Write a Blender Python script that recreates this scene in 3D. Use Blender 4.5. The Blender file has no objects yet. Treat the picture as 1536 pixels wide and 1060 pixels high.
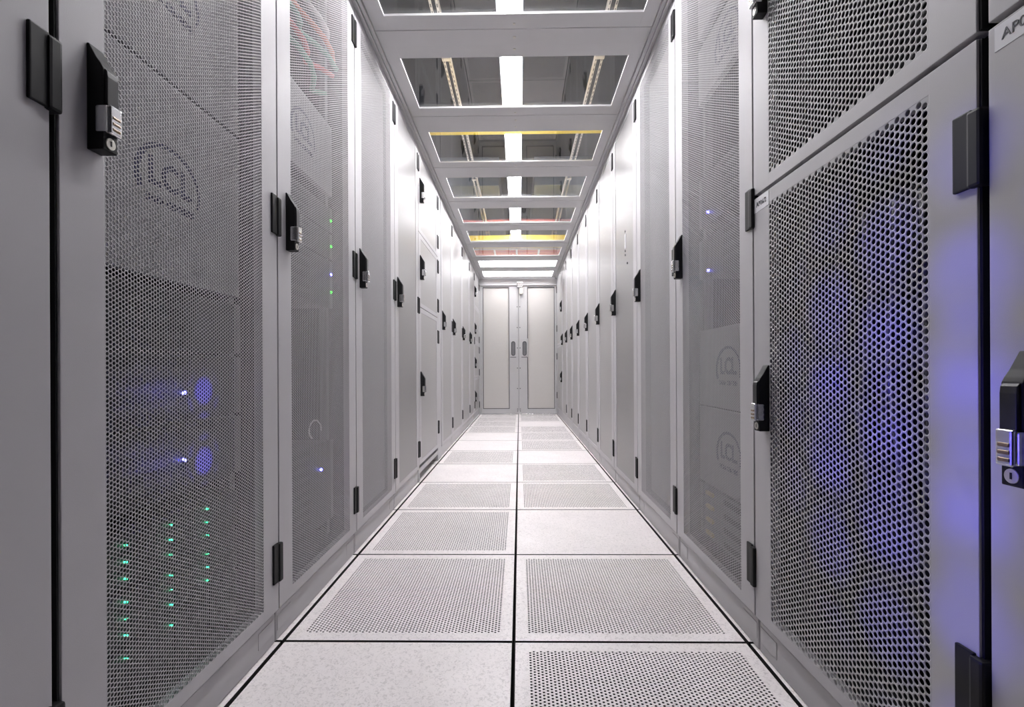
import bpy, bmesh, math, random
import numpy as np
from mathutils import Matrix, Vector

random.seed(7)
scene = bpy.context.scene
COL = scene.collection

# ------------------------------------------------------------------ camera
CAM_H = 0.7052
F_PX, YAW, ROLL = 739.7243, 0.0152, -0.0049
cam_data = bpy.data.cameras.new('camera')
cam_data.sensor_fit = 'HORIZONTAL'
cam_data.sensor_width = 36.0
cam_data.lens = F_PX / 1536 * 36.0
cam_data.shift_y = 23.386 / 1536
cam_data.clip_start = 0.02
cam = bpy.data.objects.new('camera', cam_data)
COL.objects.link(cam)
Fv = Vector((-math.sin(YAW), math.cos(YAW), 0))
Rv = Vector((math.cos(YAW), math.sin(YAW), 0))
Uv = Vector((0, 0, 1))
R3 = Rv * math.cos(ROLL) + Uv * math.sin(ROLL)
U3 = Uv * math.cos(ROLL) - Rv * math.sin(ROLL)
M = Matrix.Identity(4)
for i in range(3):
    M[i][0] = R3[i]; M[i][1] = U3[i]; M[i][2] = -Fv[i]
M[2][3] = CAM_H
cam.matrix_world = M
scene.camera = cam

# ------------------------------------------------------------------ world, exposure
world = bpy.data.worlds.new('world')
scene.world = world
world.use_nodes = True
world.node_tree.nodes['Background'].inputs[0].default_value = (0.02, 0.02, 0.022, 1)
world.node_tree.nodes['Background'].inputs[1].default_value = 1.0
vs = scene.view_settings
vs.view_transform = 'Standard'
vs.look = 'None'
vs.exposure = 0.0
vs.gamma = 1.0
vs.use_curve_mapping = False
scene.cycles.max_bounces = 8
scene.cycles.diffuse_bounces = 4
scene.cycles.glossy_bounces = 4
scene.cycles.transparent_max_bounces = 12
scene.cycles.use_denoising = True
LAMP_POWER = 106.0          # luminaire diffuser emission
PANEL_POWER = 18.0          # flat ceiling lamp emission
BLUE = (0.07, 0.05, 1.0)

# ------------------------------------------------------------------ measures
XL, XR = -0.6256, 0.5844      # door planes of the two rows
XC = (XL + XR) / 2
ROOF = 2.119
YE = 7.666                    # end doors
TILE0, TILE, SEAM = 1.276, 0.6, -0.0183

# ------------------------------------------------------------------ materials
def new_mat(name):
    m = bpy.data.materials.new(name)
    m.use_nodes = True
    nt = m.node_tree
    return m, nt, nt.nodes['Principled BSDF']

def paint(name, col, rough=0.45, metal=0.0, var=0.03, scale=6.0, bump=0.0, bscale=400.0, spec=0.5):
    m, nt, b = new_mat(name)
    b.inputs['Roughness'].default_value = rough
    b.inputs['Metallic'].default_value = metal
    b.inputs['Specular IOR Level'].default_value = spec
    tc = nt.nodes.new('ShaderNodeTexCoord')
    nz = nt.nodes.new('ShaderNodeTexNoise')
    nz.inputs['Scale'].default_value = scale
    nz.inputs['Detail'].default_value = 4
    nt.links.new(tc.outputs['Object'], nz.inputs['Vector'])
    rp = nt.nodes.new('ShaderNodeValToRGB')
    rp.color_ramp.elements[0].position = 0.3
    rp.color_ramp.elements[1].position = 0.7
    lo = [max(0, c * (1 - var)) for c in col]; hi = [min(1, c * (1 + var)) for c in col]
    rp.color_ramp.elements[0].color = (*lo, 1)
    rp.color_ramp.elements[1].color = (*hi, 1)
    nt.links.new(nz.outputs['Fac'], rp.inputs['Fac'])
    nt.links.new(rp.outputs['Color'], b.inputs['Base Color'])
    if bump:
        n2 = nt.nodes.new('ShaderNodeTexNoise')
        n2.inputs['Scale'].default_value = bscale
        nt.links.new(tc.outputs['Object'], n2.inputs['Vector'])
        bp = nt.nodes.new('ShaderNodeBump')
        bp.inputs['Strength'].default_value = bump
        bp.inputs['Distance'].default_value = 0.001
        nt.links.new(n2.outputs['Fac'], bp.inputs['Height'])
        nt.links.new(bp.outputs['Normal'], b.inputs['Normal'])
    return m

def emit(name, col, strength):
    m = bpy.data.materials.new(name)
    m.use_nodes = True
    nt = m.node_tree
    nt.nodes.remove(nt.nodes['Principled BSDF'])
    e = nt.nodes.new('ShaderNodeEmission')
    e.inputs[0].default_value = (*col, 1)
    e.inputs[1].default_value = strength
    nt.links.new(e.outputs[0], nt.nodes['Material Output'].inputs[0])
    return m

def glass_mat():
    m = bpy.data.materials.new('clear_roof_glass')
    m.use_nodes = True
    nt = m.node_tree
    nt.nodes.remove(nt.nodes['Principled BSDF'])
    tr = nt.nodes.new('ShaderNodeBsdfTransparent')
    tr.inputs[0].default_value = (0.95, 0.955, 0.96, 1)
    gl = nt.nodes.new('ShaderNodeBsdfGlossy')
    gl.inputs['Roughness'].default_value = 0.005
    gl.inputs['Color'].default_value = (1, 1, 1, 1)
    fr = nt.nodes.new('ShaderNodeFresnel')
    ge = nt.nodes.new('ShaderNodeNewGeometry')      # a pane does not bend the ray, so its far face reflects like its near one
    ir = nt.nodes.new('ShaderNodeMapRange')
    ir.inputs[3].default_value = 1.5; ir.inputs[4].default_value = 1 / 1.5
    nt.links.new(ge.outputs['Backfacing'], ir.inputs[0])
    nt.links.new(ir.outputs[0], fr.inputs['IOR'])
    mx = nt.nodes.new('ShaderNodeMixShader')
    nt.links.new(fr.outputs[0], mx.inputs[0])
    nt.links.new(tr.outputs[0], mx.inputs[1])
    nt.links.new(gl.outputs[0], mx.inputs[2])
    nt.links.new(mx.outputs[0], nt.nodes['Material Output'].inputs[0])
    return m

def tile_mat():
    m, nt, b = new_mat('speckled_floor_laminate')
    b.inputs['Roughness'].default_value = 0.42
    tc = nt.nodes.new('ShaderNodeTexCoord')
    oi = nt.nodes.new('ShaderNodeObjectInfo')
    add = nt.nodes.new('ShaderNodeVectorMath'); add.operation = 'ADD'
    nt.links.new(tc.outputs['Object'], add.inputs[0])
    sc = nt.nodes.new('ShaderNodeVectorMath'); sc.operation = 'SCALE'
    sc.inputs['Scale'].default_value = 13.0
    cmb = nt.nodes.new('ShaderNodeCombineXYZ')
    nt.links.new(oi.outputs['Random'], cmb.inputs[0]); nt.links.new(oi.outputs['Random'], cmb.inputs[1])
    nt.links.new(cmb.outputs[0], sc.inputs[0]); nt.links.new(sc.outputs[0], add.inputs[1])
    n1 = nt.nodes.new('ShaderNodeTexNoise'); n1.inputs['Scale'].default_value = 120; n1.inputs['Detail'].default_value = 3
    n1.inputs['Distortion'].default_value = 1.5
    nt.links.new(add.outputs[0], n1.inputs['Vector'])
    rp = nt.nodes.new('ShaderNodeValToRGB')
    rp.color_ramp.elements[0].position = 0.33; rp.color_ramp.elements[0].color = (0.66, 0.62, 0.62, 1)
    rp.color_ramp.elements[1].position = 0.5; rp.color_ramp.elements[1].color = (0.86, 0.815, 0.815, 1)
    nt.links.new(n1.outputs['Fac'], rp.inputs['Fac'])
    n2 = nt.nodes.new('ShaderNodeTexNoise'); n2.inputs['Scale'].default_value = 5; n2.inputs['Detail'].default_value = 3
    nt.links.new(add.outputs[0], n2.inputs['Vector'])
    mr = nt.nodes.new('ShaderNodeMapRange'); mr.inputs[1].default_value = 0.3; mr.inputs[2].default_value = 0.7
    mr.inputs[3].default_value = 0.95; mr.inputs[4].default_value = 1.04
    nt.links.new(n2.outputs['Fac'], mr.inputs[0])
    mul = nt.nodes.new('ShaderNodeVectorMath'); mul.operation = 'SCALE'
    nt.links.new(rp.outputs['Color'], mul.inputs[0]); nt.links.new(mr.outputs[0], mul.inputs['Scale'])
    nt.links.new(mul.outputs[0], b.inputs['Base Color'])
    return m

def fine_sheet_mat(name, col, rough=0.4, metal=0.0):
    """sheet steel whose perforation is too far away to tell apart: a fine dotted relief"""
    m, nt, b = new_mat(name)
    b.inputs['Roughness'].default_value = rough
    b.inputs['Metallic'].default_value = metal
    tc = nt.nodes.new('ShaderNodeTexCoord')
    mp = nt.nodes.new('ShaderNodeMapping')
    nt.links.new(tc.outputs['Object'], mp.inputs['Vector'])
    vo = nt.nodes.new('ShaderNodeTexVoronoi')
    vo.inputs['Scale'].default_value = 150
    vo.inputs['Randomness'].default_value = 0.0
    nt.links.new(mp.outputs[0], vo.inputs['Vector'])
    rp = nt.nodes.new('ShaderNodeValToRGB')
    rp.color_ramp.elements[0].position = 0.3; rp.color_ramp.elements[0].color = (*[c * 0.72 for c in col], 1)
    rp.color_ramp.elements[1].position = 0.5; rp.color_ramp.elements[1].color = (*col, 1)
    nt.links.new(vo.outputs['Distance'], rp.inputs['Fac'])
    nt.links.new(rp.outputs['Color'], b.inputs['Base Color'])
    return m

GREY = (0.47, 0.46, 0.477)
MAT = {
    'grey': paint('light_grey_powder_coat', GREY, 0.45, var=0.02, bump=0.15, bscale=900, spec=.35),
    'sheet': paint('perforated_steel_sheet', (0.42, 0.413, 0.425), 0.5, var=0.02, spec=.3),
    'plinth': paint('plinth_grey_paint', (0.44, 0.432, 0.445), 0.4, var=0.03),
    'inside': paint('shaded_cabinet_interior', (0.02, 0.02, 0.022), 0.6),  # interior is light grey; its shade is put into this near-black colour
    'blank': paint('pale_grey_blanking_plastic', (0.37, 0.37, 0.38), 0.5, var=0.02),
    'black': paint('black_plastic', (0.010, 0.010, 0.011), 0.5, var=0.2, spec=.22),
    'blackgloss': paint('satin_black_plastic', (0.022, 0.022, 0.024), 0.36, var=0.1, spec=.35),
    'chrome': paint('satin_chrome', (0.72, 0.72, 0.73), 0.25, metal=1.0, var=0.05, scale=60),
    'brass': paint('brass_dial', (0.22, 0.16, 0.11), 0.35, metal=0.6),
    'nickel': paint('pale_nickel', (0.6, 0.58, 0.53), 0.4, metal=0.5),
    'server': paint('server_black_metal', (0.02, 0.02, 0.023), 0.45, var=0.2),
    'servergrey': paint('server_grey_metal', (0.16, 0.16, 0.17), 0.45, var=0.1),
    'navy': paint('navy_print', (0.02, 0.02, 0.09), 0.5),
    'ink': paint('black_print', (0.03, 0.03, 0.04), 0.5),
    'sticker': paint('white_label_tape', (0.72, 0.72, 0.75), 0.4),
    'yellow': paint('yellow_duct_plastic', (0.85, 0.62, 0.02), 0.45),
    'latch': paint('ochre_latch_plastic', (0.55, 0.45, 0.12), 0.5),
    'orange': paint('orange_cable_jacket', (0.85, 0.2, 0.04), 0.5),
    'red': paint('red_cable_jacket', (0.75, 0.07, 0.05), 0.5),
    'green': paint('green_cable_jacket', (0.05, 0.35, 0.2), 0.5),
    'white': paint('white_cable_jacket', (0.7, 0.7, 0.7), 0.5),
    'alu': paint('anodised_aluminium', (0.54, 0.535, 0.545), 0.38, metal=0.15, var=0.02),
    'strut': paint('galvanised_strut', (0.62, 0.58, 0.52), 0.5, metal=0.2, var=0.1, scale=40),
    'tile': tile_mat(),
    'subfloor': paint('dark_subfloor', (0.02, 0.02, 0.02), 0.8),
    'tileedge': paint('black_tile_edge', (0.02, 0.018, 0.018), 0.6),
    'glass': glass_mat(),
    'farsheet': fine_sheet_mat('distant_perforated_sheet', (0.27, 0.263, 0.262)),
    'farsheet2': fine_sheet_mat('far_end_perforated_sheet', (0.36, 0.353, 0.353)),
    'doorsheet': fine_sheet_mat('end_door_sheet', (0.62, 0.60, 0.58), 0.35, 0.0),
    'gasket': paint('dark_gasket', (0.05, 0.05, 0.055), 0.6),
    'upper': paint('blue_grey_ceiling', (0.03, 0.034, 0.042), 0.7),
    'upperwall': paint('grey_room_wall', (0.09, 0.09, 0.098), 0.7),
    'ductgrey': paint('blue_grey_duct_sheet', (0.22, 0.27, 0.33), 0.5),
    'lamp': emit('lamp_diffuser', (1.0, 0.97, 0.985), LAMP_POWER),
    'lamppanel': emit('flat_lamp_diffuser', (1.0, 0.975, 0.985), PANEL_POWER),
    'ledgreen': emit('green_led', (0.03, 1.0, 0.35), 9.0),
    'ledlime': emit('lime_led', (0.1, 1.0, 0.1), 6.0),
    'ledblue': emit('blue_led', (0.12, 0.12, 1.0), 25.0),
}

# ------------------------------------------------------------------ helpers
WORLD = {}      # object -> world position of its origin

def root(name, label, cat, loc, group=None):
    o = bpy.data.objects.new(name, None)
    COL.objects.link(o)
    o.location = loc
    o.empty_display_size = 0.05
    o['label'] = label; o['category'] = cat
    if group: o['group'] = group
    WORLD[o] = Vector(loc)
    return o

def link(name, me, mat, parent=None, loc=None, rotz=0.0, shift=True):
    """link mesh data as one object; loc is a world position"""
    o = bpy.data.objects.new(name, me)
    COL.objects.link(o)
    if mat is not None and len(me.materials) == 0:
        me.materials.append(MAT[mat])
    base = WORLD[parent] if parent is not None else Vector((0, 0, 0))
    if parent is not None: o.parent = parent
    w = Vector(loc) if loc is not None else base
    o.location = w - base
    o.rotation_euler = (0, 0, rotz)
    WORLD[o] = w
    return o

def obj(name, bm, mat, parent=None, smooth=False, origin=None):
    """bmesh in world coordinates -> one mesh object"""
    base = WORLD[parent] if parent is not None else (Vector(origin) if origin is not None else Vector((0, 0, 0)))
    bmesh.ops.translate(bm, verts=bm.verts, vec=-base)
    me = bpy.data.meshes.new(name)
    bm.normal_update()
    bm.to_mesh(me); bm.free()
    if smooth:
        for p in me.polygons: p.use_smooth = True
    return link(name, me, mat, parent, loc=base)

def tag(o, label, cat, group=None):
    o['label'] = label; o['category'] = cat
    if group: o['group'] = group
    return o

def struct(o):
    o['kind'] = 'structure'
    return o

def box(bm, x0, x1, y0, y1, z0, z1, bev=0.0, seg=2):
    b = bmesh.new()
    bmesh.ops.create_cube(b, size=1.0)
    x0, x1 = min(x0, x1), max(x0, x1); y0, y1 = min(y0, y1), max(y0, y1); z0, z1 = min(z0, z1), max(z0, z1)
    for v in b.verts:
        v.co = Vector((x0 + (v.co.x + .5) * (x1 - x0), y0 + (v.co.y + .5) * (y1 - y0), z0 + (v.co.z + .5) * (z1 - z0)))
    if bev:
        bmesh.ops.bevel(b, geom=list(b.edges), offset=bev, segments=seg, profile=0.6, affect='EDGES', clamp_overlap=True)
    merge(bm, b)

def merge(bm, b):
    me = bpy.data.meshes.new('tmp')
    b.to_mesh(me); b.free()
    bm.from_mesh(me)
    bpy.data.meshes.remove(me)

def cyl(bm, c, axis, r, length, seg=16, r2=None, bev=0.0):
    b = bmesh.new()
    bmesh.ops.create_cone(b, cap_ends=True, segments=seg, radius1=r, radius2=r if r2 is None else r2, depth=length)
    if bev:
        es = [e for e in b.edges if abs(e.verts[0].co.z - e.verts[1].co.z) < 1e-6]
        bmesh.ops.bevel(b, geom=es, offset=bev, segments=2, profile=0.6, affect='EDGES')
    q = Vector((0, 0, 1)).rotation_difference(Vector(axis))
    bmesh.ops.rotate(b, verts=b.verts, cent=(0, 0, 0), matrix=q.to_matrix())
    bmesh.ops.translate(b, verts=b.verts, vec=c)
    merge(bm, b)

def prism(bm, pts, axis, a0, a1, bev=0.0):
    """extrude a polygon; axis 'y': pts are (x,z) at y=a0..a1; 'z': (x,y)"""
    b = bmesh.new()
    def mk(p, a):
        return b.verts.new((p[0], a, p[1]) if axis == 'y' else (p[0], p[1], a))
    A = [mk(p, a0) for p in pts]; B = [mk(p, a1) for p in pts]
    n = len(pts)
    b.faces.new(A); b.faces.new(B[::-1])
    for i in range(n):
        b.faces.new((A[i], B[i], B[(i + 1) % n], A[(i + 1) % n]))
    bmesh.ops.recalc_face_normals(b, faces=b.faces)
    if bev:
        bmesh.ops.bevel(b, geom=list(b.edges), offset=bev, segments=2, profile=0.6, affect='EDGES', clamp_overlap=True)
    merge(bm, b)

def tube(bm, pts, r, seg=8):
    b = bmesh.new()
    rings = []
    pts = [Vector(p) for p in pts]
    for i, p in enumerate(pts):
        t = (pts[min(i + 1, len(pts) - 1)] - pts[max(i - 1, 0)]).normalized()
        up = Vector((0, 0, 1)) if abs(t.z) < .9 else Vector((0, 1, 0))
        a = t.cross(up).normalized(); c = a.cross(t).normalized()
        rings.append([b.verts.new(p + (a * math.cos(k / seg * 2 * math.pi) + c * math.sin(k / seg * 2 * math.pi)) * r) for k in range(seg)])
    for i in range(len(rings) - 1):
        for k in range(seg):
            f = b.faces.new((rings[i][k], rings[i][(k + 1) % seg], rings[i + 1][(k + 1) % seg], rings[i + 1][k]))
            f.smooth = True
    b.faces.new(rings[0][::-1]); b.faces.new(rings[-1])
    merge(bm, b)

def text_mesh(body, size, name, depth=0.0004, align='CENTER', spacing=1.0, bold=0.0):
    cu = bpy.data.curves.new(name, 'FONT')
    cu.body = body; cu.size = size; cu.align_x = align; cu.align_y = 'CENTER'
    cu.extrude = depth; cu.space_character = spacing; cu.offset = bold
    cu.resolution_u = 3
    o = bpy.data.objects.new(name, cu)
    COL.objects.link(o)
    dg = bpy.context.evaluated_depsgraph_get()
    me = bpy.data.meshes.new_from_object(o.evaluated_get(dg))
    bpy.data.objects.remove(o); bpy.data.curves.remove(cu)
    me.materials.clear()
    return me

_PERF = {}
def perf_mesh(width, height, p, r, nseg, thick, flat=False):
    """Sheet with real punched holes on a triangular grid. Returns mesh and its exact size.
    Upright: outward normal +X, spans y and z centred on y, z from 0.  flat: normal +Z, centred on x, y."""
    key = (round(width, 3), round(height, 3), p, r, nseg, flat)
    if key in _PERF: return _PERF[key]
    s3 = math.sqrt(3)
    dc = p * s3 / 2
    nc = int((width - 2 * p / s3) / dc) + 1
    nr = int((height - p / 2) / p)
    W = (nc - 1) * dc + 2 * p / s3
    H = nr * p + p / 2
    ci, ri = np.meshgrid(np.arange(nc), np.arange(nr), indexing='ij')
    cx = p / s3 + ci.ravel() * dc
    cz = p / 2 + ri.ravel() * p + (ci.ravel() % 2) * p / 2
    n = len(cx)
    ao = np.arange(6) * math.pi / 3
    outer = np.stack([np.cos(ao), np.sin(ao)], -1) * p / s3
    ai = np.arange(nseg) * 2 * math.pi / nseg
    inner = np.stack([np.cos(ai), np.sin(ai)], -1) * r
    c = np.stack([cx, cz], -1)
    vo = (c[:, None, :] + outer[None]).reshape(n, 6, 2)
    vi = (c[:, None, :] + inner[None]).reshape(n, nseg, 2)
    k = 6 + 2 * nseg
    V = np.zeros((n, k, 3))
    V[:, :6, :2] = vo; V[:, 6:6 + nseg, :2] = vi; V[:, 6 + nseg:, :2] = vi
    V[:, 6 + nseg:, 2] = -thick
    loops = []
    if nseg == 6:
        for i in range(6):
            j = (i + 1) % 6
            loops.append((i, j, 6 + j, 6 + i))
    else:                                   # 12-gon
        for i in range(6):
            j = (i + 1) % 6
            a, m_, b_ = 2 * i, 2 * i + 1, (2 * i + 2) % 12
            loops.append((i, j, 6 + m_, 6 + a)); loops.append((j, 6 + b_, 6 + m_, 6 + m_))
    for i in range(nseg):
        j = (i + 1) % nseg
        loops.append((6 + i, 6 + j, 6 + nseg + j, 6 + nseg + i))
    quads = [l for l in loops if len(set(l)) == 4]; tris = [l[:3] for l in loops if len(set(l)) == 3]
    base = (np.arange(n) * k)[:, None, None]
    Q = (np.array(quads)[None] + base).reshape(-1, 4)
    T = (np.array(tris)[None] + base).reshape(-1, 3) if tris else np.zeros((0, 3), int)
    V = V.reshape(-1, 3)
    ev, eq, et = [], [], []
    nv = len(V)
    def addv(x, z):
        ev.append((x, z, 0.0)); return nv + len(ev) - 1
    for x0, sgn, col in ((p / s3, -1, 0), (p / s3 + (nc - 1) * dc, 1, nc - 1)):      # straight left and right edges
        zc0 = p / 2 + (col % 2) * p / 2
        for i in range(-1, nr):
            za, zb = zc0 + i * p, zc0 + (i + 1) * p
            if i == -1:
                a = addv(x0 + sgn * p / s3, max(0, za)); b = addv(x0 + sgn * p / s3, zb); d_ = addv(x0 + sgn * p / s3 / 2, zb - p / 2)
            elif i == nr - 1:
                a = addv(x0 + sgn * p / s3, za); b = addv(x0 + sgn * p / s3, min(H, zb)); d_ = addv(x0 + sgn * p / s3 / 2, za + p / 2)
            else:
                a = addv(x0 + sgn * p / s3, za); b = addv(x0 + sgn * p / s3, zb); d_ = addv(x0 + sgn * p / s3 / 2, za + p / 2)
            et.append((a, b, d_))
    for col in range(nc):                    # straight top and bottom edges
        x = p / s3 + col * dc
        if col % 2:
            z1, z0 = p / 2, 0.0
        else:
            z1, z0 = nr * p, H
        q = [addv(x - p / s3 / 2, z1), addv(x + p / s3 / 2, z1), addv(x + p / s3, z0), addv(x - p / s3, z0)]
        eq.append(q)
    V = np.concatenate([V, np.array(ev)])
    Q = np.concatenate([Q, np.array(eq)]); T = np.concatenate([T, np.array(et)])
    V[:, 0] -= W / 2
    if flat:
        V[:, 1] -= H / 2
        P = V.copy()
    else:
        P = np.stack([V[:, 2], V[:, 0], V[:, 1]], -1)
    me = bpy.data.meshes.new('perforated_sheet')
    me.vertices.add(len(P)); me.vertices.foreach_set('co', P.ravel())
    nl = len(Q) * 4 + len(T) * 3
    me.loops.add(nl)
    me.loops.foreach_set('vertex_index', np.concatenate([Q.ravel(), T.ravel()]))
    me.polygons.add(len(Q) + len(T))
    st = np.concatenate([np.arange(len(Q)) * 4, len(Q) * 4 + np.arange(len(T)) * 3])
    me.polygons.foreach_set('loop_start', st)
    me.update(calc_edges=True)
    me.validate()
    _PERF[key] = (me, W, H)
    return _PERF[key]

# ------------------------------------------------------------------ the room around and above
bm = bmesh.new(); box(bm, -2.6, 2.6, -2.4, 10.2, -0.46, -0.36)
floor = struct(obj('floor', bm, 'subfloor'))

def two_tone(me):
    """laminate on top, black trim and steel on every edge and in every hole"""
    me.materials.append(MAT['tile']); me.materials.append(MAT['tileedge'])
    nrm = np.zeros(len(me.polygons) * 3); me.polygons.foreach_get('normal', nrm)
    idx = (np.abs(nrm.reshape(-1, 3)[:, 2]) < .5).astype(np.int32)
    me.polygons.foreach_set('material_index', idx)
    return me
def solid_tile_mesh(w, l):
    b = bmesh.new()
    box(b, -w / 2, w / 2, -l / 2, l / 2, -0.035, 0.0, 0.0012)
    me = bpy.data.meshes.new('floor_tile'); b.to_mesh(me); b.free()
    return two_tone(me)
GAP = 0.009
TW = 0.6
SOLID = solid_tile_mesh(TW - GAP, TILE - GAP)
# perforated tile: sheet with punched holes inside a solid margin
pm, PW, PH = perf_mesh(0.532, 0.526, 0.0103, 0.0030, 6, 0.003, flat=True)
def perf_tile_mesh():
    w, l = (TW - GAP) / 2, (TILE - GAP) / 2
    b = bmesh.new()
    b.from_mesh(pm)
    for (x0, x1, y0, y1) in ((-w, -PW / 2, -l, l), (PW / 2, w, -l, l), (-PW / 2, PW / 2, -l, -PH / 2), (-PW / 2, PW / 2, PH / 2, l)):
        box(b, x0, x1, y0, y1, -0.035, 0.0)
    me = bpy.data.meshes.new('perforated_floor_tile'); b.to_mesh(me); b.free()
    return two_tone(me)
PERF_TILE = perf_tile_mesh()
LAY = {-3: 'SS', -2: 'SS', -1: 'SP', 0: 'PP', 1: 'PS', 2: 'PP', 3: 'SP', 4: 'PS', 5: 'SP', 6: 'SP', 7: 'PP', 8: 'PS', 9: 'PP', 10: 'PP', 11: 'SS'}
for k, s in LAY.items():
    for j, ch in enumerate(s):
        x = SEAM + (-TW / 2 if j == 0 else TW / 2)
        link('floor_tile', PERF_TILE if ch == 'P' else SOLID, None, floor, loc=(x, TILE0 + (k + .5) * TILE, 0), rotz=math.pi if j == 0 else 0)
# the tiles that run on under the cabinets
for k in LAY:
    for s in (-1, 1):
        link('floor_tile', SOLID, None, floor, loc=(SEAM + s * TW * 1.5 + s * 0.001, TILE0 + (k + .5) * TILE, 0))

def wallbox(name, mat, *a):
    b = bmesh.new(); box(b, *a)
    return struct(obj(name, b, mat))
wallbox('ceiling', 'upper', -2.6, 2.6, -2.4, 10.2, 3.45, 3.55)
wallbox('wall_left', 'upperwall', -2.7, -2.6, -2.4, 10.2, -0.46, 3.55)
wallbox('wall_right', 'upperwall', 2.6, 2.7, -2.4, 10.2, -0.46, 3.55)
wallbox('wall_back', 'upperwall', -2.7, 2.7, 10.2, 10.3, -0.46, 3.55)
wallbox('wall_front', 'upperwall', -2.7, 2.7, -2.5, -2.4, -0.46, 3.55)

# ------------------------------------------------------------------ roof over the aisle
ORD = ['first', 'second', 'third', 'fourth', 'fifth', 'sixth', 'seventh', 'eighth', 'ninth', 'tenth', 'eleventh', 'twelfth']
WX0, WX1 = -0.535, 0.50
RX0, RX1 = XL + 0.030, XR - 0.030
BT = 0.010                                        # frame depth
def frame_bm(x0, x1, y0, y1, wx0, wx1, wy0, wy1, z0, z1, bev=0.0015):
    b = bmesh.new()
    box(b, x0, wx0, y0, y1, z0, z1, bev); box(b, wx1, x1, y0, y1, z0, z1, bev)
    box(b, wx0 - .001, wx1 + .001, y0, wy0, z0 + .0002, z1 - .0002, bev); box(b, wx0 - .001, wx1 + .001, wy1, y1, z0 + .0002, z1 - .0002, bev)
    return b
for k in range(-3, 8):
    y0, y1 = 2.15 + .7 * k, 2.75 + .7 * k
    n = 7 - k
    t = root('roof_panel', ('glazed grey framed roof panel closest to the end doors' if n == 0 else
             f'glazed grey framed roof panel, {ORD[n]} counted from the end doors'), 'roof panel', (XC, (y0 + y1) / 2, ROOF), 'glazed panels roofing the aisle')
    obj('frame', frame_bm(RX0, RX1, y0 + .001, y1 - .001, WX0, WX1, y0 + .085, y1 - .085, ROOF, ROOF + BT), 'alu', t)
    b = bmesh.new(); box(b, WX0 - .012, WX1 + .012, y0 + .073, y1 - .073, ROOF + BT + .0005, ROOF + BT + .0065)
    obj('glass_pane', b, 'glass', t)
    for yy in (y0 + .03, y1 - .03):
        b = bmesh.new(); cyl(b, (XC + .005, yy, ROOF - .0008), (0, 0, 1), .006, .003, 12)
        obj('screw', b, 'nickel', t)
for k in range(-3, 8):
    y0, y1 = 2.05 + .7 * k, 2.15 + .7 * k
    n = 7 - k
    t = root('roof_crossbeam', f'flat grey roof crossbeam, {ORD[n]} from the end door header', 'crossbeam', (XC, (y0 + y1) / 2, ROOF), 'crossbeams between the roof panels')
    b = bmesh.new(); box(b, RX0, RX1, y0 + .0005, y1 - .0005, ROOF - .0015, ROOF + .018, .0015)
    obj('beam', b, 'alu', t)
    b = bmesh.new(); cyl(b, (XC + .006, y0 + .05, ROOF - .0022), (0, 0, 1), .007, .003, 12)
    obj('screw', b, 'nickel', t)
for s, X, nm in ((1, XL, 'left'), (-1, XR, 'right')):
    b = bmesh.new()
    box(b, X - s * .05, X + s * .0135, -.3, YE, 2.100, 2.150, .002)
    box(b, X + s * .0145, X + s * .029, -.3, YE, 2.108, 2.150, .002)
    o = obj('roof_rail', b, 'alu', None, origin=(X, 3.6, 2.12))
    tag(o, f'long grey aluminium rail carrying the roof above the {nm} cabinet row', 'rail')

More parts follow.
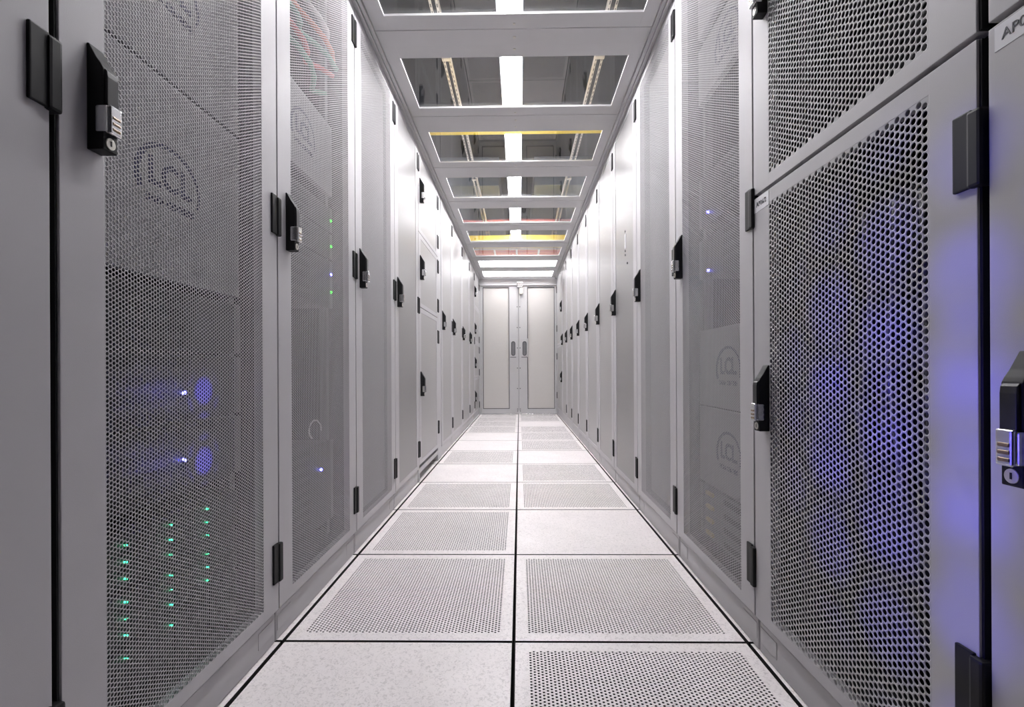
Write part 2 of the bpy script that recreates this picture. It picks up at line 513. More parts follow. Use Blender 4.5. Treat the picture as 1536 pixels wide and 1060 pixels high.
# ------------------------------------------------------------------ end doors and header
yd = YE
b = bmesh.new()
box(b, XL - .3, XR + .3, yd - .012, yd + .08, 2.002, ROOF + .05, .002)
tr = struct(obj('trim_1', b, 'alu'))
b = bmesh.new(); box(b, XL - .3, XR + .3, yd - .018, yd - .012, 2.002, 2.014, .001)
obj('lip', b, 'alu', tr)
for i, (x0, x1) in enumerate(((XL - .3, -.592), (.572, XR + .3))):
    b = bmesh.new(); box(b, x0, x1, yd - .005, yd + .08, 0, 2.0, .002)
    struct(obj(f'trim_{i + 2}', b, 'alu'))
b = bmesh.new(); box(b, -.60, .58, yd - .03, yd + .06, 0.001, .012, .003)
struct(obj('trim_4', b, 'chrome'))
SEAMX = -.012
for i, (x0, x1, wx0, wx1, hx) in enumerate(((-.588, SEAMX - .002, -.567, -.156, -.095), (SEAMX + .002, .568, .124, .548, .08))):
    b = bmesh.new()
    z0, z1, wz0, wz1 = .016, 1.998, .087, 1.98
    box(b, x0, wx0, yd, yd + .045, z0, z1, .002); box(b, wx1, x1, yd, yd + .045, z0, z1, .002)
    box(b, wx0 - .001, wx1 + .001, yd + .0003, yd + .045, z0, wz0, .002); box(b, wx0 - .001, wx1 + .001, yd + .0003, yd + .045, wz1, z1, .002)
    d = struct(obj(f'door_{i + 1}', b, 'alu'))
    b = bmesh.new(); box(b, wx0 - .004, wx1 + .004, yd + .016, yd + .022, wz0 - .004, wz1 + .004)
    obj('door_panel', b, 'doorsheet', d)
    b = bmesh.new(); g = .009
    box(b, wx0, wx0 + g, yd + .004, yd + .016, wz0, wz1); box(b, wx1 - g, wx1, yd + .004, yd + .016, wz0, wz1)
    box(b, wx0 + g, wx1 - g, yd + .004, yd + .016, wz0, wz0 + g); box(b, wx0 + g, wx1 - g, yd + .004, yd + .016, wz1 - g, wz1)
    obj('gasket', b, 'gasket', d)
    # pull plate with a rounded recessed grip
    b = bmesh.new(); box(b, hx - .055, hx + .048 if i == 0 else hx + .055, yd - .006, yd - .0003, .888, 1.18, .002)
    obj('pull_plate', b, 'alu', d)
    def stadium(w, z0, z1, n=10):
        r = w / 2
        return [(hx + r * math.cos(a), z1 - r + r * math.sin(a)) for a in [math.pi * q / n for q in range(n + 1)]] + \
               [(hx + r * math.cos(a), z0 + r + r * math.sin(a)) for a in [math.pi + math.pi * q / n for q in range(n + 1)]]
    b = bmesh.new()
    o_, i_ = stadium(.064, .912, 1.137), stadium(.044, .922, 1.127)
    n = len(o_)
    bb = bmesh.new()
    rows = [[bb.verts.new((p[0], y_, p[1])) for p in pts] for pts, y_ in ((o_, yd - .006), (o_, yd - .010), (i_, yd - .010), (i_, yd - .0062))]
    for r_ in range(3):
        for q in range(n):
            bb.faces.new((rows[r_][q], rows[r_][(q + 1) % n], rows[r_ + 1][(q + 1) % n], rows[r_ + 1][q]))
    merge(b, bb)
    obj('grip_rim', b, 'gasket', d)
    b = bmesh.new(); prism(b, i_, 'y', yd - .0066, yd - .0061)
    obj('grip_recess', b, 'servergrey', d)
    b = bmesh.new(); box(b, hx - .05, hx + .045, yd - .009, yd - .0063, .886, .894, .001)
    obj('plate_lip', b, 'gasket', d)
    for zz in (1.672, 1.35, 1.032, .72, .403, .085, .055):
        b = bmesh.new(); cyl(b, (SEAMX + (-.020 if i == 0 else .022), yd - .0015, zz), (0, 1, 0), .0075, .006, 10)
        obj('bolt', b, 'gasket', d)
    b = bmesh.new(); xx = x1 - .012 if i == 0 else x0 + .012
    box(b, xx - .0100, xx + .0100, yd - .0030, yd - .0002, .03, 1.99, .001)
    obj('meeting_strip', b, 'alu', d)
t = root('door_latch', 'small silver latch box at the top where the end doors meet', 'latch', (.02, yd - .02, 1.9))
b = bmesh.new(); box(b, .005, .058, yd - .062, yd - .0125, 1.862, 1.955, .004); obj('case', b, 'nickel', t)
b = bmesh.new(); box(b, -.03, .056, yd - .055, yd - .019, 1.962, 2.05, .006); obj('bracket', b, 'chrome', t)
b = bmesh.new(); cyl(b, (-.01, yd - .06, 1.985), (0, 1, 0), .016, .02, 14); obj('roller', b, 'chrome', t)

# ------------------------------------------------------------------ cabinet furniture (shared shapes, outward = +X)
def mesh_of(bm, name, mat, smooth=False):
    me = bpy.data.meshes.new(name)
    bm.normal_update(); bm.to_mesh(me); bm.free()
    if smooth:
        for p in me.polygons: p.use_smooth = True
    me.materials.append(MAT[mat]); return me
b = bmesh.new()
prism(b, [(-.001, .0775), (.003, .0775), (.016, .056), (.023, .047), (.0265, .041), (.0265, -.0775), (-.001, -.0775)], 'y', -.018, .018, .0018)
bmesh.ops.scale(b, vec=(.9, .70, 1), verts=b.verts)
HANDLE = mesh_of(b, 'handle', 'black')
b = bmesh.new()
prism(b, [(.0232, .040), (.0245, .0405), (.0275, .037), (.0285, .029), (.0285, -.0125), (.0232, -.0125)], 'y', -.0098, .0098, .0016)
LEVER = mesh_of(b, 'handle_lever', 'blackgloss')
b = bmesh.new(); box(b, .012, .029, -.0133, .0133, -.0525, -.0135, .0028); box(b, .027, .0335, -.0105, .0105, -.054, -.012, .003, 3)
LOCK = mesh_of(b, 'combination_lock', 'chrome')
b = bmesh.new(); cyl(b, (0, 0, 0), (0, 1, 0), .0034, .013, 12)
DIAL = mesh_of(b, 'dial', 'brass')
b = bmesh.new(); cyl(b, (.0236, 0, -.0655), (1, 0, 0), .0085, .0030, 20, bev=.0006)
KEYCYL = mesh_of(b, 'key_cylinder', 'nickel')
b = bmesh.new(); box(b, .0246, .0256, -.0012, .0012, -.069, -.0615)
KEYSLOT = mesh_of(b, 'keyhole', 'black')
# hinge: leaf on the door (towards -Y), knuckle over the gap; flipped for the other row by rotation
b = bmesh.new(); box(b, -.0005, .0050, -.031, -.004, -.050, .050, .002)
LEAF = mesh_of(b, 'hinge_leaf', 'black')
b = bmesh.new(); box(b, -.012, .0082, -.0075, .0120, -.0515, .047, .004)
KNUCK = mesh_of(b, 'hinge_knuckle', 'black')

SIDE = {'left': (XL, 1), 'right': (XR, -1)}       # door plane, direction towards the aisle
P7, R7 = 0.0072, 0.0031
P12, R12 = 0.0120, 0.00465
BASE_Z, TOP_Z = 0.088, 2.096

def add_handle(door, side, y, z, detail=True):
    X, s = SIDE[side]
    rot = 0 if s > 0 else math.pi
    w = (X, y, z)
    link('handle', HANDLE, None, door, loc=w, rotz=rot)
    link('handle_lever', LEVER, None, door, loc=w, rotz=rot)
    link('combination_lock', LOCK, None, door, loc=w, rotz=rot)
    link('key_cylinder', KEYCYL, None, door, loc=w, rotz=rot)
    if detail:
        link('keyhole', KEYSLOT, None, door, loc=w, rotz=rot)
        for q in range(3):
            link('dial', DIAL, None, door, loc=(X + s * .0312, y, z - .0295 - q * .0085), rotz=rot)

def add_hinge(door, side, y, z, flip=False):
    X, s = SIDE[side]
    for nm, me in (('hinge_leaf', LEAF), ('hinge_knuckle', KNUCK)):
        o = link(nm, me, None, door, loc=(X, y, z), rotz=0 if s > 0 else math.pi)
        if flip: o.scale = (1, -1, 1)

def make_door(cab, side, y0, y1, z0, z1, style, handle_z=None, hinges=(), sf=.072, bf=.026, tf=.03, flip=False, detail=True, hoff=.060):
    X, s = SIDE[side]
    fx = lambda d: X - s * d
    b = bmesh.new()
    w, h = y1 - y0, z1 - z0
    holes = None
    if style in ('fine', 'coarse'):
        p, r, ns = (P7, R7, 6) if style == 'fine' else (P12, R12, 12)
        me, W, H = perf_mesh(w - 2 * sf, h - bf - tf, p, r, ns, 0.0008)
        holes = (me, W, H)
        my0 = (y0 + y1) / 2 - W / 2; my1 = my0 + W
        mz0 = z0 + (h - H) * bf / (bf + tf); mz1 = mz0 + H
    else:
        my0, my1, mz0, mz1 = y0 + sf, y1 - sf, z0 + bf, z1 - tf
    o_ = .0001
    # outer rim with rounded edge, then flush front border
    box(b, fx(0), fx(.022), y0, my0, z0, z1, .0010); box(b, fx(0), fx(.022), my1, y1, z0, z1, .0010)
    box(b, fx(o_), fx(.022), my0 - .004, my1 + .004, z0, mz0, .0008); box(b, fx(o_), fx(.022), my0 - .004, my1 + .004, mz1, z1, .0008)
    door = obj('door', b, 'grey', cab)
    if holes:
        if holes[0].materials: pass
        else: holes[0].materials.append(MAT['sheet'])
        # the sheet sits flush between the borders
        link('perforated_sheet', holes[0], None, door, loc=(fx(.0003), (my0 + my1) / 2, mz0), rotz=0 if s > 0 else math.pi)
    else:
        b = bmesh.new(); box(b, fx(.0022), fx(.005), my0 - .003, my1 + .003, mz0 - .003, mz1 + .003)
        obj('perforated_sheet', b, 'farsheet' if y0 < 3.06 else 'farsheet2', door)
    hy = (y0 + .056) if (side == 'left') != flip else (y1 - hoff)
    if handle_z is not None:
        add_handle(door, side, hy, handle_z, detail)
    ey = y1 if (side == 'left') != flip else y0
    for z in hinges:
        add_hinge(door, side, ey, z, flip)
    return door

def make_cabinet(side, y0, y1, label, depth=1.0, doors=None, style='fine', detail=True, recess=False, flip=False, hoff=.060):
    X, s = SIDE[side]
    fx = lambda d: X - s * d
    cab = root('server_cabinet', label, 'cabinet', (fx(.5), (y0 + y1) / 2, 0), f'server cabinets of the {side} row')
    b = bmesh.new()
    t = .018
    box(b, fx(.026), fx(depth), y0, y0 + t, .084, 2.098); box(b, fx(.026), fx(depth), y1 - t, y1, .084, 2.098)
    box(b, fx(.026), fx(depth), y0 + t, y1 - t, .084, .10); box(b, fx(.026), fx(depth), y0 + t, y1 - t, 2.08, 2.098)
    box(b, fx(depth - .01), fx(depth), y0 + t, y1 - t, .10, 2.08)
    obj('carcass', b, 'inside', cab)
    for yy in (y0 + .06, y1 - .06):
        b = bmesh.new(); box(b, fx(.085), fx(.11), yy - .012, yy + .012, .10, 2.08, .001)
        obj('mounting_post', b, 'servergrey', cab)
    b = bmesh.new()
    if recess:
        box(b, fx(.006), fx(.03), y0, y1, .05, .084, .003); box(b, fx(.006), fx(.05), y0, y0 + .04, 0.0005, .05, .002)
        box(b, fx(.10), fx(.12), y0, y1, 0.0005, .05)
    else:
        box(b, fx(.010), fx(.05), y0 + .0005, y1 - .0005, 0.0005, .0795, .006, 3)
    plinth = obj('plinth', b, 'plinth', cab)
    if not recess:
        for yy in (y0 + .045, y1 - .045):
            b = bmesh.new(); box(b, fx(.0088), fx(.02), yy - .038, yy + .038, .026, .066, .001)
            obj('cover_plate', b, 'plinth', plinth)
    if doors is None:
        doors = [(BASE_Z, TOP_Z, 1.105, (.212, 1.104, 1.992))]
    out = []
    for (z0, z1, hz, hg) in doors:
        out.append(make_door(cab, side, y0 + .0015, y1 - .0015, z0, z1, style, hz, hg, detail=detail, flip=flip, hoff=hoff))
    return cab, out

# ------------------------------------------------------------------ left row
L = {}
L[0] = make_cabinet('left', .042, .650, 'left row cabinet cut off by the left picture edge, with one big black hinge')
L[1] = make_cabinet('left', .661, 1.267, 'left row cabinet nearest the camera shown whole, blue and green lamps behind its mesh')
L[2] = make_cabinet('left', 1.270, 1.876, 'second whole cabinet of the left row, green and blue lights near its handle')
L[3] = make_cabinet('left', 1.880, 2.473, 'third whole cabinet of the left row, evenly pale mesh door')
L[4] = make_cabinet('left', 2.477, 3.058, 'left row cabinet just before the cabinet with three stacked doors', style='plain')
L[5] = make_cabinet('left', 3.062, 3.79, 'left row cabinet with three stacked doors and a dark recess at its foot', style='plain', recess=True,
                    doors=[(.108, 1.098, .615, (.265, .955)), (1.103, 1.566, 1.352, (1.195, 1.495)), (1.571, TOP_Z, 1.84, (1.685, 1.985))])
LP = [(3.952, 4.588), (4.592, 5.394), (5.398, 6.178), (6.182, 6.853)]
for i, (a, c) in enumerate(LP):
    L[6 + i] = make_cabinet('left', a, c, 'left row cabinet with one tall door, %s beyond the narrow filler post' % ORD[i], style='plain', detail=False)
L[10] = make_cabinet('left', 6.857, 7.652, 'left row cabinet with four stacked doors next to the end doors', style='plain', detail=False,
                     doors=[(BASE_Z, .585, .33, (.16,)), (.59, 1.085, .80, (.66, 1.0)), (1.09, 1.59, 1.28, (1.16,)), (1.595, TOP_Z, 1.80, (1.97,))])
b = bmesh.new(); box(b, XL - .004, XL - .4, 3.794, 3.948, .001, 2.098, .003)
o = obj('filler_post', b, 'grey', None, origin=(XL - .2, 3.87, 0))
tag(o, 'narrow plain grey filler post in the left row beside the three door cabinet', 'post')

b = bmesh.new(); box(b, XL - .003, XL - .026, .6585, .6612, .09, 2.095)
obj('gap_shade_strip', b, 'black', L[1][1][0])  # black strip added over the door's side face to shade the gap
# ------------------------------------------------------------------ right row
SPLIT = [(BASE_Z, 1.1225, .634, (.288, .985)), (1.1315, TOP_Z, 1.614, (1.26, 1.97))]
R = {}
R[0] = make_cabinet('right', .020, .623, 'right row cabinet cut off by the right picture edge, a combination lock on its door', doors=[(BASE_Z, 1.1225, .646, (.288, .985)), SPLIT[1]], hoff=.051, style='coarse')
R[1] = make_cabinet('right', .636, 1.237, 'right row cabinet with two coarse mesh doors and blue light on its lower one', doors=SPLIT, style='coarse')
R[2] = make_cabinet('right', 1.241, 1.846, 'right row cabinet beside the coarse mesh one, round logos behind its fine mesh')
R[3] = make_cabinet('right', 1.850, 2.456, 'right row cabinet second beyond the coarse mesh one, even grey fine mesh')
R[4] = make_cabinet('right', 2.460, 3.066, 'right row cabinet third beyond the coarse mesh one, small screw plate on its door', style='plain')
for i in range(6):
    y0 = 3.070 + .61 * i
    R[5 + i] = make_cabinet('right', y0, y0 + .606, 'right row cabinet with one tall door, %s beyond the screw plate cabinet' % ORD[i], style='plain', detail=i < 2)
R[11] = make_cabinet('right', 6.730, 7.652, 'right row cabinet with two stacked plain doors next to the end doors', style='plain', detail=False, flip=True,
                     doors=[(BASE_Z, 1.055, .60, (.30, .90)), (1.06, TOP_Z, 1.57, (1.33, 1.93))])
for dr, za, zb in ((R[1][1][0], .09, 1.121), (R[1][1][1], 1.133, 2.095)):
    b = bmesh.new(); box(b, XR + .003, XR + .026, .6335, .6372, za, zb)
    obj('gap_shade_strip', b, 'black', dr)  # added black strips, one per door, standing in for shade in the gap
d4 = R[4][1][0]
b = bmesh.new(); box(b, XR - .0005, XR + .004, 2.715, 2.735, 1.365, 1.445, .001); obj('screw_plate', b, 'sticker', d4)
for dz in (1.33, 1.352, 1.46, 1.275):
    b = bmesh.new(); cyl(b, (XR + .001, 2.725 - (1.275 == dz) * .05, dz), (1, 0, 0), .006, .004, 8); obj('screw', b, 'ink', d4)

# printed tape labels on the split cabinets
def tape(door, yc, zc, body, w, h, size):
    b = bmesh.new(); box(b, XR - .0006, XR + .0005, yc - w / 2, yc + w / 2, zc - h / 2, zc + h / 2)
    obj('name_tape', b, 'sticker', door)
    me = text_mesh(body, size, 'lettering')
    o = link('lettering', me, 'ink', door, loc=(XR - .0008, yc, zc))
    o.rotation_euler = (math.pi / 2, 0, -math.pi / 2)
tape(R[1][1][0], 1.196, 1.1035, 'AP06/2', .070, .034, .0165)
tape(R[0][1][0], .578, 1.1045, 'AP04/2', .070, .030, .0175)

# ------------------------------------------------------------------ what stands inside the open-mesh cabinets
def blanking_panel(side, yc, z0, z1, label, logo=True, d=.064, w=.482):
    X, s = SIDE[side]
    fx = lambda q: X - s * q
    t = root('blanking_panel', label, 'panel', (fx(d), yc, z0), 'blanking panels behind the mesh doors')
    b = bmesh.new(); box(b, fx(d), fx(d + .018), yc - w / 2, yc + w / 2, z0 + (.002 if logo else .0003), z1 - (.002 if logo else .0003), .003 if logo else .0008)
    obj('plate', b, 'blank', t)
    if logo:
        zc = (z0 + z1) / 2 + .006
        # ring open at the bottom, thick at the upper start and thinning out
        bb = bmesh.new(); n = 40; pr = None
        R0 = .082
        for q in range(n + 1):
            a = math.radians(205 - 225 * q / n)
            tk = .0075 * (1 - .65 * q / n)
            pts = [(R0 + tk) * 1.05, (R0 - tk) * 1.05]
            ring = []
            for rr in pts:
                for dd in (d - .0006, d - .0001):
                    ring.append(bb.verts.new((fx(dd), yc + s * rr * math.cos(a), zc - .012 + rr * .80 * math.sin(a))))
            if pr:
                bb.faces.new((pr[0], ring[0], ring[2], pr[2])); bb.faces.new((pr[1], pr[3], ring[3], ring[1]))
                bb.faces.new((pr[0], pr[1], ring[1], ring[0])); bb.faces.new((pr[2], ring[2], ring[3], pr[3]))
            pr = ring
        obj('logo_ring', bb, 'navy', t)
        for body, size, dz, bold in (('LCL', .072, -.004, .0022), ('DATA CENTERS', .019, -.055, .0004)):
            me = text_mesh(body, size, 'lettering', bold=bold)
            o = link('lettering', me, 'navy', t, loc=(fx(d - .0006), yc, zc + dz))
            o.rotation_euler = (math.pi / 2, 0, math.pi / 2 if s > 0 else -math.pi / 2)
    return t

def rack_server(side, yc, z0, z1, label, led=None, d=.07, w=.445, latch=False, mat='server'):
    X, s = SIDE[side]
    fx = lambda q: X - s * q
    t = root('rack_server', label, 'server', (fx(d), yc, z0), 'rack servers behind the mesh doors')
    b = bmesh.new(); box(b, fx(d), fx(d + .6), yc - w / 2, yc + w / 2, z0 + .001, z1 - .001, .002)
    obj('chassis', b, mat, t)
    for e in (-1, 1):
        b = bmesh.new(); box(b, fx(d - .004), fx(d + .003), yc + e * (w / 2 + .009) - .0135, yc + e * (w / 2 + .009) + .0135, z0 + .002, z1 - .002, .001)
        obj('rack_ear', b, 'servergrey', t)
    nv = max(1, int((z1 - z0) / .03))
    for q in range(nv):
        zz = z0 + (q + .5) * (z1 - z0) / nv
        b = bmesh.new(); box(b, fx(d - .003), fx(d), yc - w * .42, yc + w * .1, zz - .009, zz + .009, .001)
        obj('vent_grille', b, 'black', t)
    if latch:
        b = bmesh.new(); box(b, fx(d - .012), fx(d - .002), yc + .12, yc + .175, (z0 + z1) / 2 - .006, (z0 + z1) / 2 + .006, .002)
        obj('latch', b, 'latch', t)
    for (ly, lz, m) in led or ():
        b = bmesh.new(); cyl(b, (fx(d - .006), ly, lz), (1, 0, 0), .0034 if abs(yc - YL1) < .1 else .0048, .006, 10)
        obj('indicator', b, m, t)
    return t

def storage_array(side, yc, z0, z1, label, d=.07, w=.445, on=None):
    X, s = SIDE[side]
    fx = lambda q: X - s * q
    t = root('storage_array', label, 'storage array', (fx(d), yc, z0), 'drive arrays behind the left mesh door')
    b = bmesh.new(); box(b, fx(d), fx(d + .6), yc - w / 2, yc + w / 2, z0 + .001, z1 - .001, .002)
    obj('chassis', b, 'server', t)
    cw, rh = w / 4, .0288
    for r_ in range(3):
        for c_ in range(4):
            ya = yc - w / 2 + c_ * cw; za = z1 - .004 - (r_ + 1) * rh
            b = bmesh.new(); box(b, fx(d - .010), fx(d), ya + .002, ya + cw - .002, za + .0015, za + rh - .0015, .002)
            tray = obj('drive_tray', b, 'server', t)
            if c_ < 3 and (on is None or (r_, c_) in on):
                b = bmesh.new(); cyl(b, (fx(d - .0125), ya + cw - .012, za + rh / 2), (1, 0, 0), .0015, .006, 8)
                obj('indicator', b, 'ledgreen', tray)
    return t

YL1 = .966
blanking_panel('left', YL1, .882, 1.276, 'pale blanking panel with round logo left of the nearest left combination lock')
blanking_panel('left', YL1, 1.278, 1.664, 'pale blanking panel above the logo one, its own logo cut by the top edge')
blanking_panel('left', YL1, 1.664, 2.056, 'topmost pale blanking panel in the nearest left cabinet', logo=False)
rack_server('left', YL1, .745, .868, 'black server right under the logo panel in the nearest left cabinet')
rack_server('left', YL1, .60, .74, 'black server with the upper blue light in the nearest left cabinet', led=[(1.004, .660, 'ledblue')])
rack_server('left', YL1, .455, .595, 'black server with the lower blue light in the nearest left cabinet', led=[(1.004, .522, 'ledblue')])
storage_array('left', YL1, .330, .422, 'upper black drive array with three rows of green lights')
storage_array('left', YL1, .232, .324, 'middle black drive array with three rows of green lights')
storage_array('left', YL1, .134, .226, 'lowest black drive array with one row of green lights', on={(0, 0), (0, 1)})

YL2 = 1.573
blanking_panel('left', YL2, 1.34, 1.60, 'pale logo panel high in the second left cabinet')
rack_server('left', YL2, 1.21, 1.30, 'server with the upper lime light in the second left cabinet', led=[(1.80, 1.252, 'ledlime')])
rack_server('left', YL2, 1.11, 1.205, 'server with the second lime light in the second left cabinet', led=[(1.80, 1.158, 'ledlime')])
rack_server('left', YL2, .93, 1.105, 'server with blue and lime lights in the second left cabinet', led=[(1.80, 1.055, 'ledblue'), (1.80, .99, 'ledlime')])
rack_server('left', YL2, .16, .45, 'large dark server at the bottom of the second left cabinet', led=[(1.70, .36, 'ledblue')])
for i, (m, cn) in enumerate((('green', 'green'), ('red', 'red'), ('green', 'dark green'), ('orange', 'orange'), ('white', 'white'))):
    b = bmesh.new()
    z = 1.70 + .055 * i
    tube(b, [(XL - .07 - .03 * math.sin(q * .9 + i), 1.34 + .46 * q / 10, z + .03 * math.sin(q * .7 + i * 1.3)) for q in range(11)], .009)
    tag(obj('patch_cable', b, m, None, origin=(XL - .08, YL2, z)), f'{cn} patch cable high behind the mesh of the second left cabinet', 'cable')
b = bmesh.new()
tube(b, [(XL - .05, 1.62 + .05 * math.cos(q * .6) , .50 + .035 * math.sin(q * .6) + .002 * q) for q in range(8)], .0026)
tag(obj('patch_cable', b, 'white', None, origin=(XL - .05, 1.62, .5)), 'white looped patch cable low behind the mesh of the second left cabinet', 'cable')

YL3 = 2.176
for i in range(5):
    blanking_panel('left', YL3, .12 + .39 * i, .12 + .39 * (i + 1), 'plain pale panel in the third left cabinet, %s from the floor' % ORD[i], logo=False, d=.04)

YR2 = 1.544
blanking_panel('right', YR2, .306, .572, 'lower pale logo panel in the right cabinet beside the coarse mesh')
blanking_panel('right', YR2, .574, .840, 'upper pale logo panel in the right cabinet beside the coarse mesh')
blanking_panel('right', YR2, 1.64, 1.84, 'pale logo panel high in the right cabinet beside the coarse mesh')
blanking_panel('right', YR2, 1.88, 2.06, 'plain topmost panel in the right cabinet beside the coarse mesh', logo=False)
for i in range(4):
    z = .300 - .045 * (i + 1)
    rack_server('right', YR2, z, z + .043, 'flat dark server with an ochre latch, %s down below the right logo panels' % ORD[i], latch=True, mat='servergrey')
rack_server('right', YR2, 1.02, 1.16, 'dark server at handle height in the right cabinet beside the coarse mesh', led=[(1.70, 1.04, 'ledblue')])
rack_server('right', YR2, 1.20, 1.38, 'dark server above handle height in the right cabinet beside the coarse mesh', led=[(1.70, 1.24, 'ledblue')])

YR3 = 2.153
for i in range(5):
    blanking_panel('right', YR3, .12 + .39 * i, .12 + .39 * (i + 1), 'plain pale panel in the second right fine mesh cabinet, %s from the floor' % ORD[i], logo=False, d=.05)

YR1 = .9365
for i, (z0, z1) in enumerate(((.14, .30), (.31, .44), (.70, .84), (.85, 1.05), (1.20, 1.42), (1.45, 1.62), (1.70, 1.95))):
    rack_server('right', YR1, z0, z1, 'black server behind the coarse mesh doors, %s from the floor' % ORD[i], d=.16)
for i, y in enumerate((.80, .87, .945, 1.02)):
    b = bmesh.new()
    tube(b, [(XR + .125 + .006 * math.sin(q + i), y + .012 * math.sin(q * .8 + i * 2), .46 + .07 * q) for q in range(9)], .006)
    tag(obj('power_cable', b, 'servergrey', None, origin=(XR + .125, y, .46)), 'grey cable hanging behind the lower coarse mesh, %s from the near hinge' % ORD[i], 'cable', 'cables behind the coarse mesh')

rack_server('right', YR1, .46, .68, 'set back black server with two blue lights behind the lower coarse mesh', d=.27, led=[(.955, .652, 'ledblue'), (.955, .5213, 'ledblue')])
# blue indicator beams: the lenses above throw their light across the aisle
def beam(name, loc, aim, power, size, blend, radius):
    l = bpy.data.lights.new(name, 'SPOT')
    l.color = BLUE; l.energy = power; l.spot_size = math.radians(size); l.spot_blend = blend; l.shadow_soft_size = radius
    o = bpy.data.objects.new(name, l); COL.objects.link(o)
    o.location = loc
    o.rotation_euler = (Vector(aim) - Vector(loc)).to_track_quat('-Z', 'Y').to_euler()
    return o
for z, az in ((.660, .72), (.522, .52)):
    beam('blue_indicator_light', (XL - .054, 1.004, z), (XR, .74, az), 30.0, 36, .9, .0011)

for z in (.652, .5213):
    beam('blue_indicator_light', (XR + .254, .955, z), (XL, .968, z + .008), 120.0, 4.2, .6, .0012)

# ------------------------------------------------------------------ above the roof: lamps, struts, ducts, cables
LZ = 2.40
LX = -.038
for i in range(4):
    y0 = 1.10 + 1.34 * i
    t = root('luminaire', 'slim white luminaire above the glazed roof, %s in the line from the camera' % ORD[i], 'lamp', (LX, y0 + .7, LZ), 'line of luminaires over the aisle')
    b = bmesh.new(); box(b, LX - .066, LX + .066, y0 + .006, y0 + 1.334, LZ + .012, LZ + .07, .008); obj('housing', b, 'upperwall', t)
    b = bmesh.new(); box(b, LX - .058, LX + .058, y0 + .012, y0 + 1.328, LZ, LZ + .014); obj('diffuser', b, 'lamp', t)
    for yy in (y0 + .3, y0 + 1.0):
        b = bmesh.new(); cyl(b, (LX, yy, (LZ + 3.5) / 2), (0, 0, 1), .004, 3.5 - LZ - .1, 8); obj('suspension_rod', b, 'strut', t)
for i, (y0, y1) in enumerate(((7.12, 8.02), (8.08, 9.1))):
    t = root('flat_lamp', 'broad white flat lamp above the %s of the roof by the end doors' % ('last panel' if i == 0 else 'far side'), 'lamp', (XC, (y0 + y1) / 2, 2.36), 'flat lamps over the end doors')
    b = bmesh.new(); box(b, -.72, .68, y0, y1, 2.372, 2.41, .004); obj('housing', b, 'upperwall', t)
    b = bmesh.new(); box(b, -.70, .66, y0 + .02, y1 - .02, 2.36, 2.374); obj('diffuser', b, 'lamppanel', t)

def hangers(t, xs, ys, z):
    for x in xs:
        for y in ys:
            top = 3.05 if y > 6.29 else 3.45
            b = bmesh.new(); cyl(b, (x, y, (z + top) / 2), (0, 0, 1), .004, top - z, 8); obj('suspension_rod', b, 'strut', t)
for t in [o for o in WORLD if o.name.startswith('flat_lamp')]:
    hangers(t, (-.6, .55), (t.location.y - .3, t.location.y + .3), 2.408)
for nm, x0, wd in (('left', -.460, .046), ('right', .472, .048)):
    t = root('strut_channel', f'pale slotted steel strut above the roof on the {nm} side', 'strut', (x0 + wd / 2, 4.2, 2.6), 'struts above the glazed roof')
    for e in (0, 1):
        xa = x0 + e * (wd - .012)
        b = bmesh.new(); box(b, xa, xa + .013, 1.2, 7.6, 2.6, 2.603); box(b, xa + (.0105 if e else 0), xa + (.013 if e else .0025), 1.2, 7.6, 2.603, 2.64)
        fl = obj('flange', b, 'strut', t)
        b = bmesh.new()
        for q in range(120):
            box(b, xa + .004, xa + .009, 1.25 + q * .052, 1.275 + q * .052, 2.5995, 2.6001)
        sl = obj('slot_row', b, 'ink', t); sl['kind'] = 'stuff'
    for yy in (2.985, 4.9, 6.8):
        b = bmesh.new(); box(b, x0 - .004, x0 + wd + .005, yy, yy + .03, 2.590, 2.599, .002); obj('end_clip', b, 'strut', t)

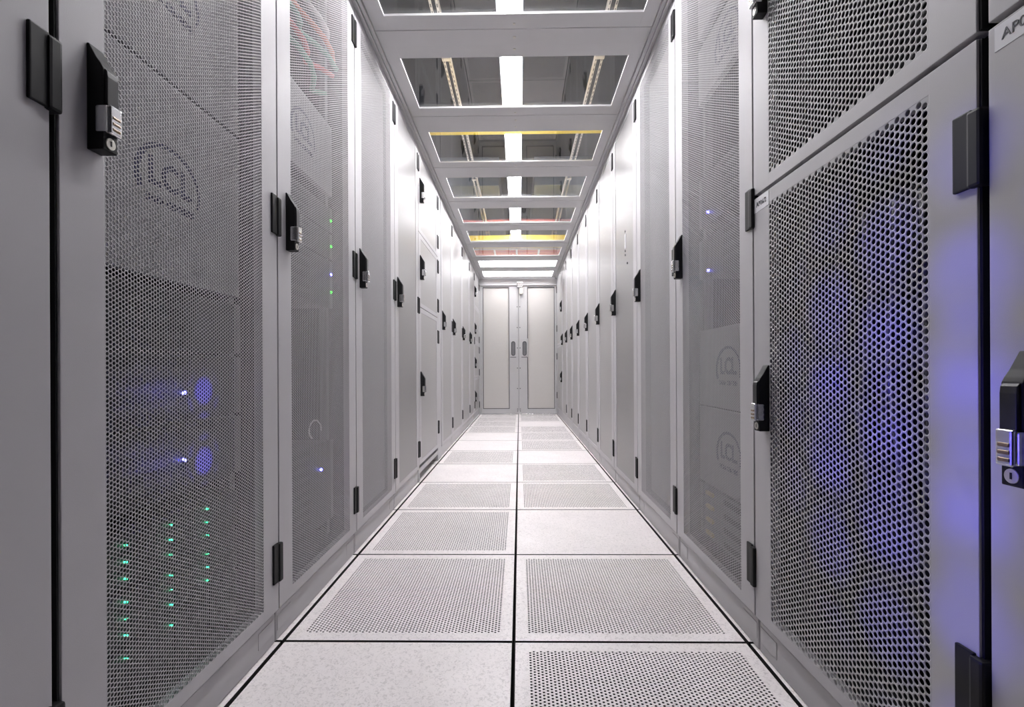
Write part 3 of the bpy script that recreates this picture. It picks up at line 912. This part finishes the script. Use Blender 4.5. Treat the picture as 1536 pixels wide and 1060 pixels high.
def duct(y0, y1, z0, z1, label):
    t = root('cable_duct', label, 'duct', (XC, (y0 + y1) / 2, z0), 'yellow cable ducts above the roof')
    b = bmesh.new(); box(b, -1.0, .96, y0, y1, z0, z0 + .005, .001); obj('tray', b, 'yellow', t)
    for yy in (y0, y1 - .005):
        b = bmesh.new(); box(b, -1.0, .96, yy, yy + .005, z0 + .005, z1, .001); obj('side_wall', b, 'yellow', t)
    hangers(t, (-.95, .9), ((y0 + y1) / 2,), z0 + .004)
duct(3.10, 3.352, 2.30, 2.36, 'yellow cable duct crossing above the third roof window from the top')
duct(6.10, 6.50, 2.30, 2.36, 'yellow cable duct crossing above the far roof windows')
t = root('cable_ladder', 'steel cable ladder crossing above the far roof under the orange cables', 'cable ladder', (XC, 6.9, 2.30))
for yy in (6.56, 7.06):
    b = bmesh.new(); box(b, -1.0, .96, yy - .008, yy + .008, 2.29, 2.35, .002); obj('side_rail', b, 'strut', t)
for q in range(7):
    b = bmesh.new(); box(b, -.93 + .3 * q - .012, -.93 + .3 * q + .012, 6.566, 7.054, 2.296, 2.312, .002); obj('rung', b, 'strut', t)
hangers(t, (-.97, .93), (6.56, 7.06), 2.34)
for i in range(14):
    b = bmesh.new()
    y = 6.585 + .034 * i; z = 2.326 + .024 * (i % 2)
    tube(b, [(-.95 + .19 * q, y + .003 * math.sin(q * 1.1 + i * 1.7), z + .002 * math.sin(q * .8 + i)) for q in range(11)], .013)
    m = 'orange' if i % 3 else 'red'
    tag(obj('fibre_cable', b, m, None, origin=(XC, y, z)), '%s cable on the ladder above the far roof, %s from the yellow duct' % ('orange' if i % 3 else 'red', (ORD + ['thirteenth', 'fourteenth'])[i]), 'cable', 'orange cables above the far roof')
b = bmesh.new(); tube(b, [(-.9 + .17 * q, 6.50 + .02 * math.sin(q * .9), 2.661) for q in range(11)], .02)
tag(obj('fibre_cable', b, 'red', None, origin=(XC, 6.5, 2.66)), 'thick red cable lying across the struts above the far roof windows', 'cable')
for i, (x0, x1) in enumerate(((-1.9, -.25), (.2, 1.9))):
    b = bmesh.new(); box(b, x0, x1, 6.3, 9.6, 3.05, 3.42, .01)
    tag(obj('air_duct', b, 'ductgrey', None, origin=((x0 + x1) / 2, 8, 3.05)), f'blue grey sheet metal air duct under the ceiling on the {"left" if i == 0 else "right"}', 'air duct')
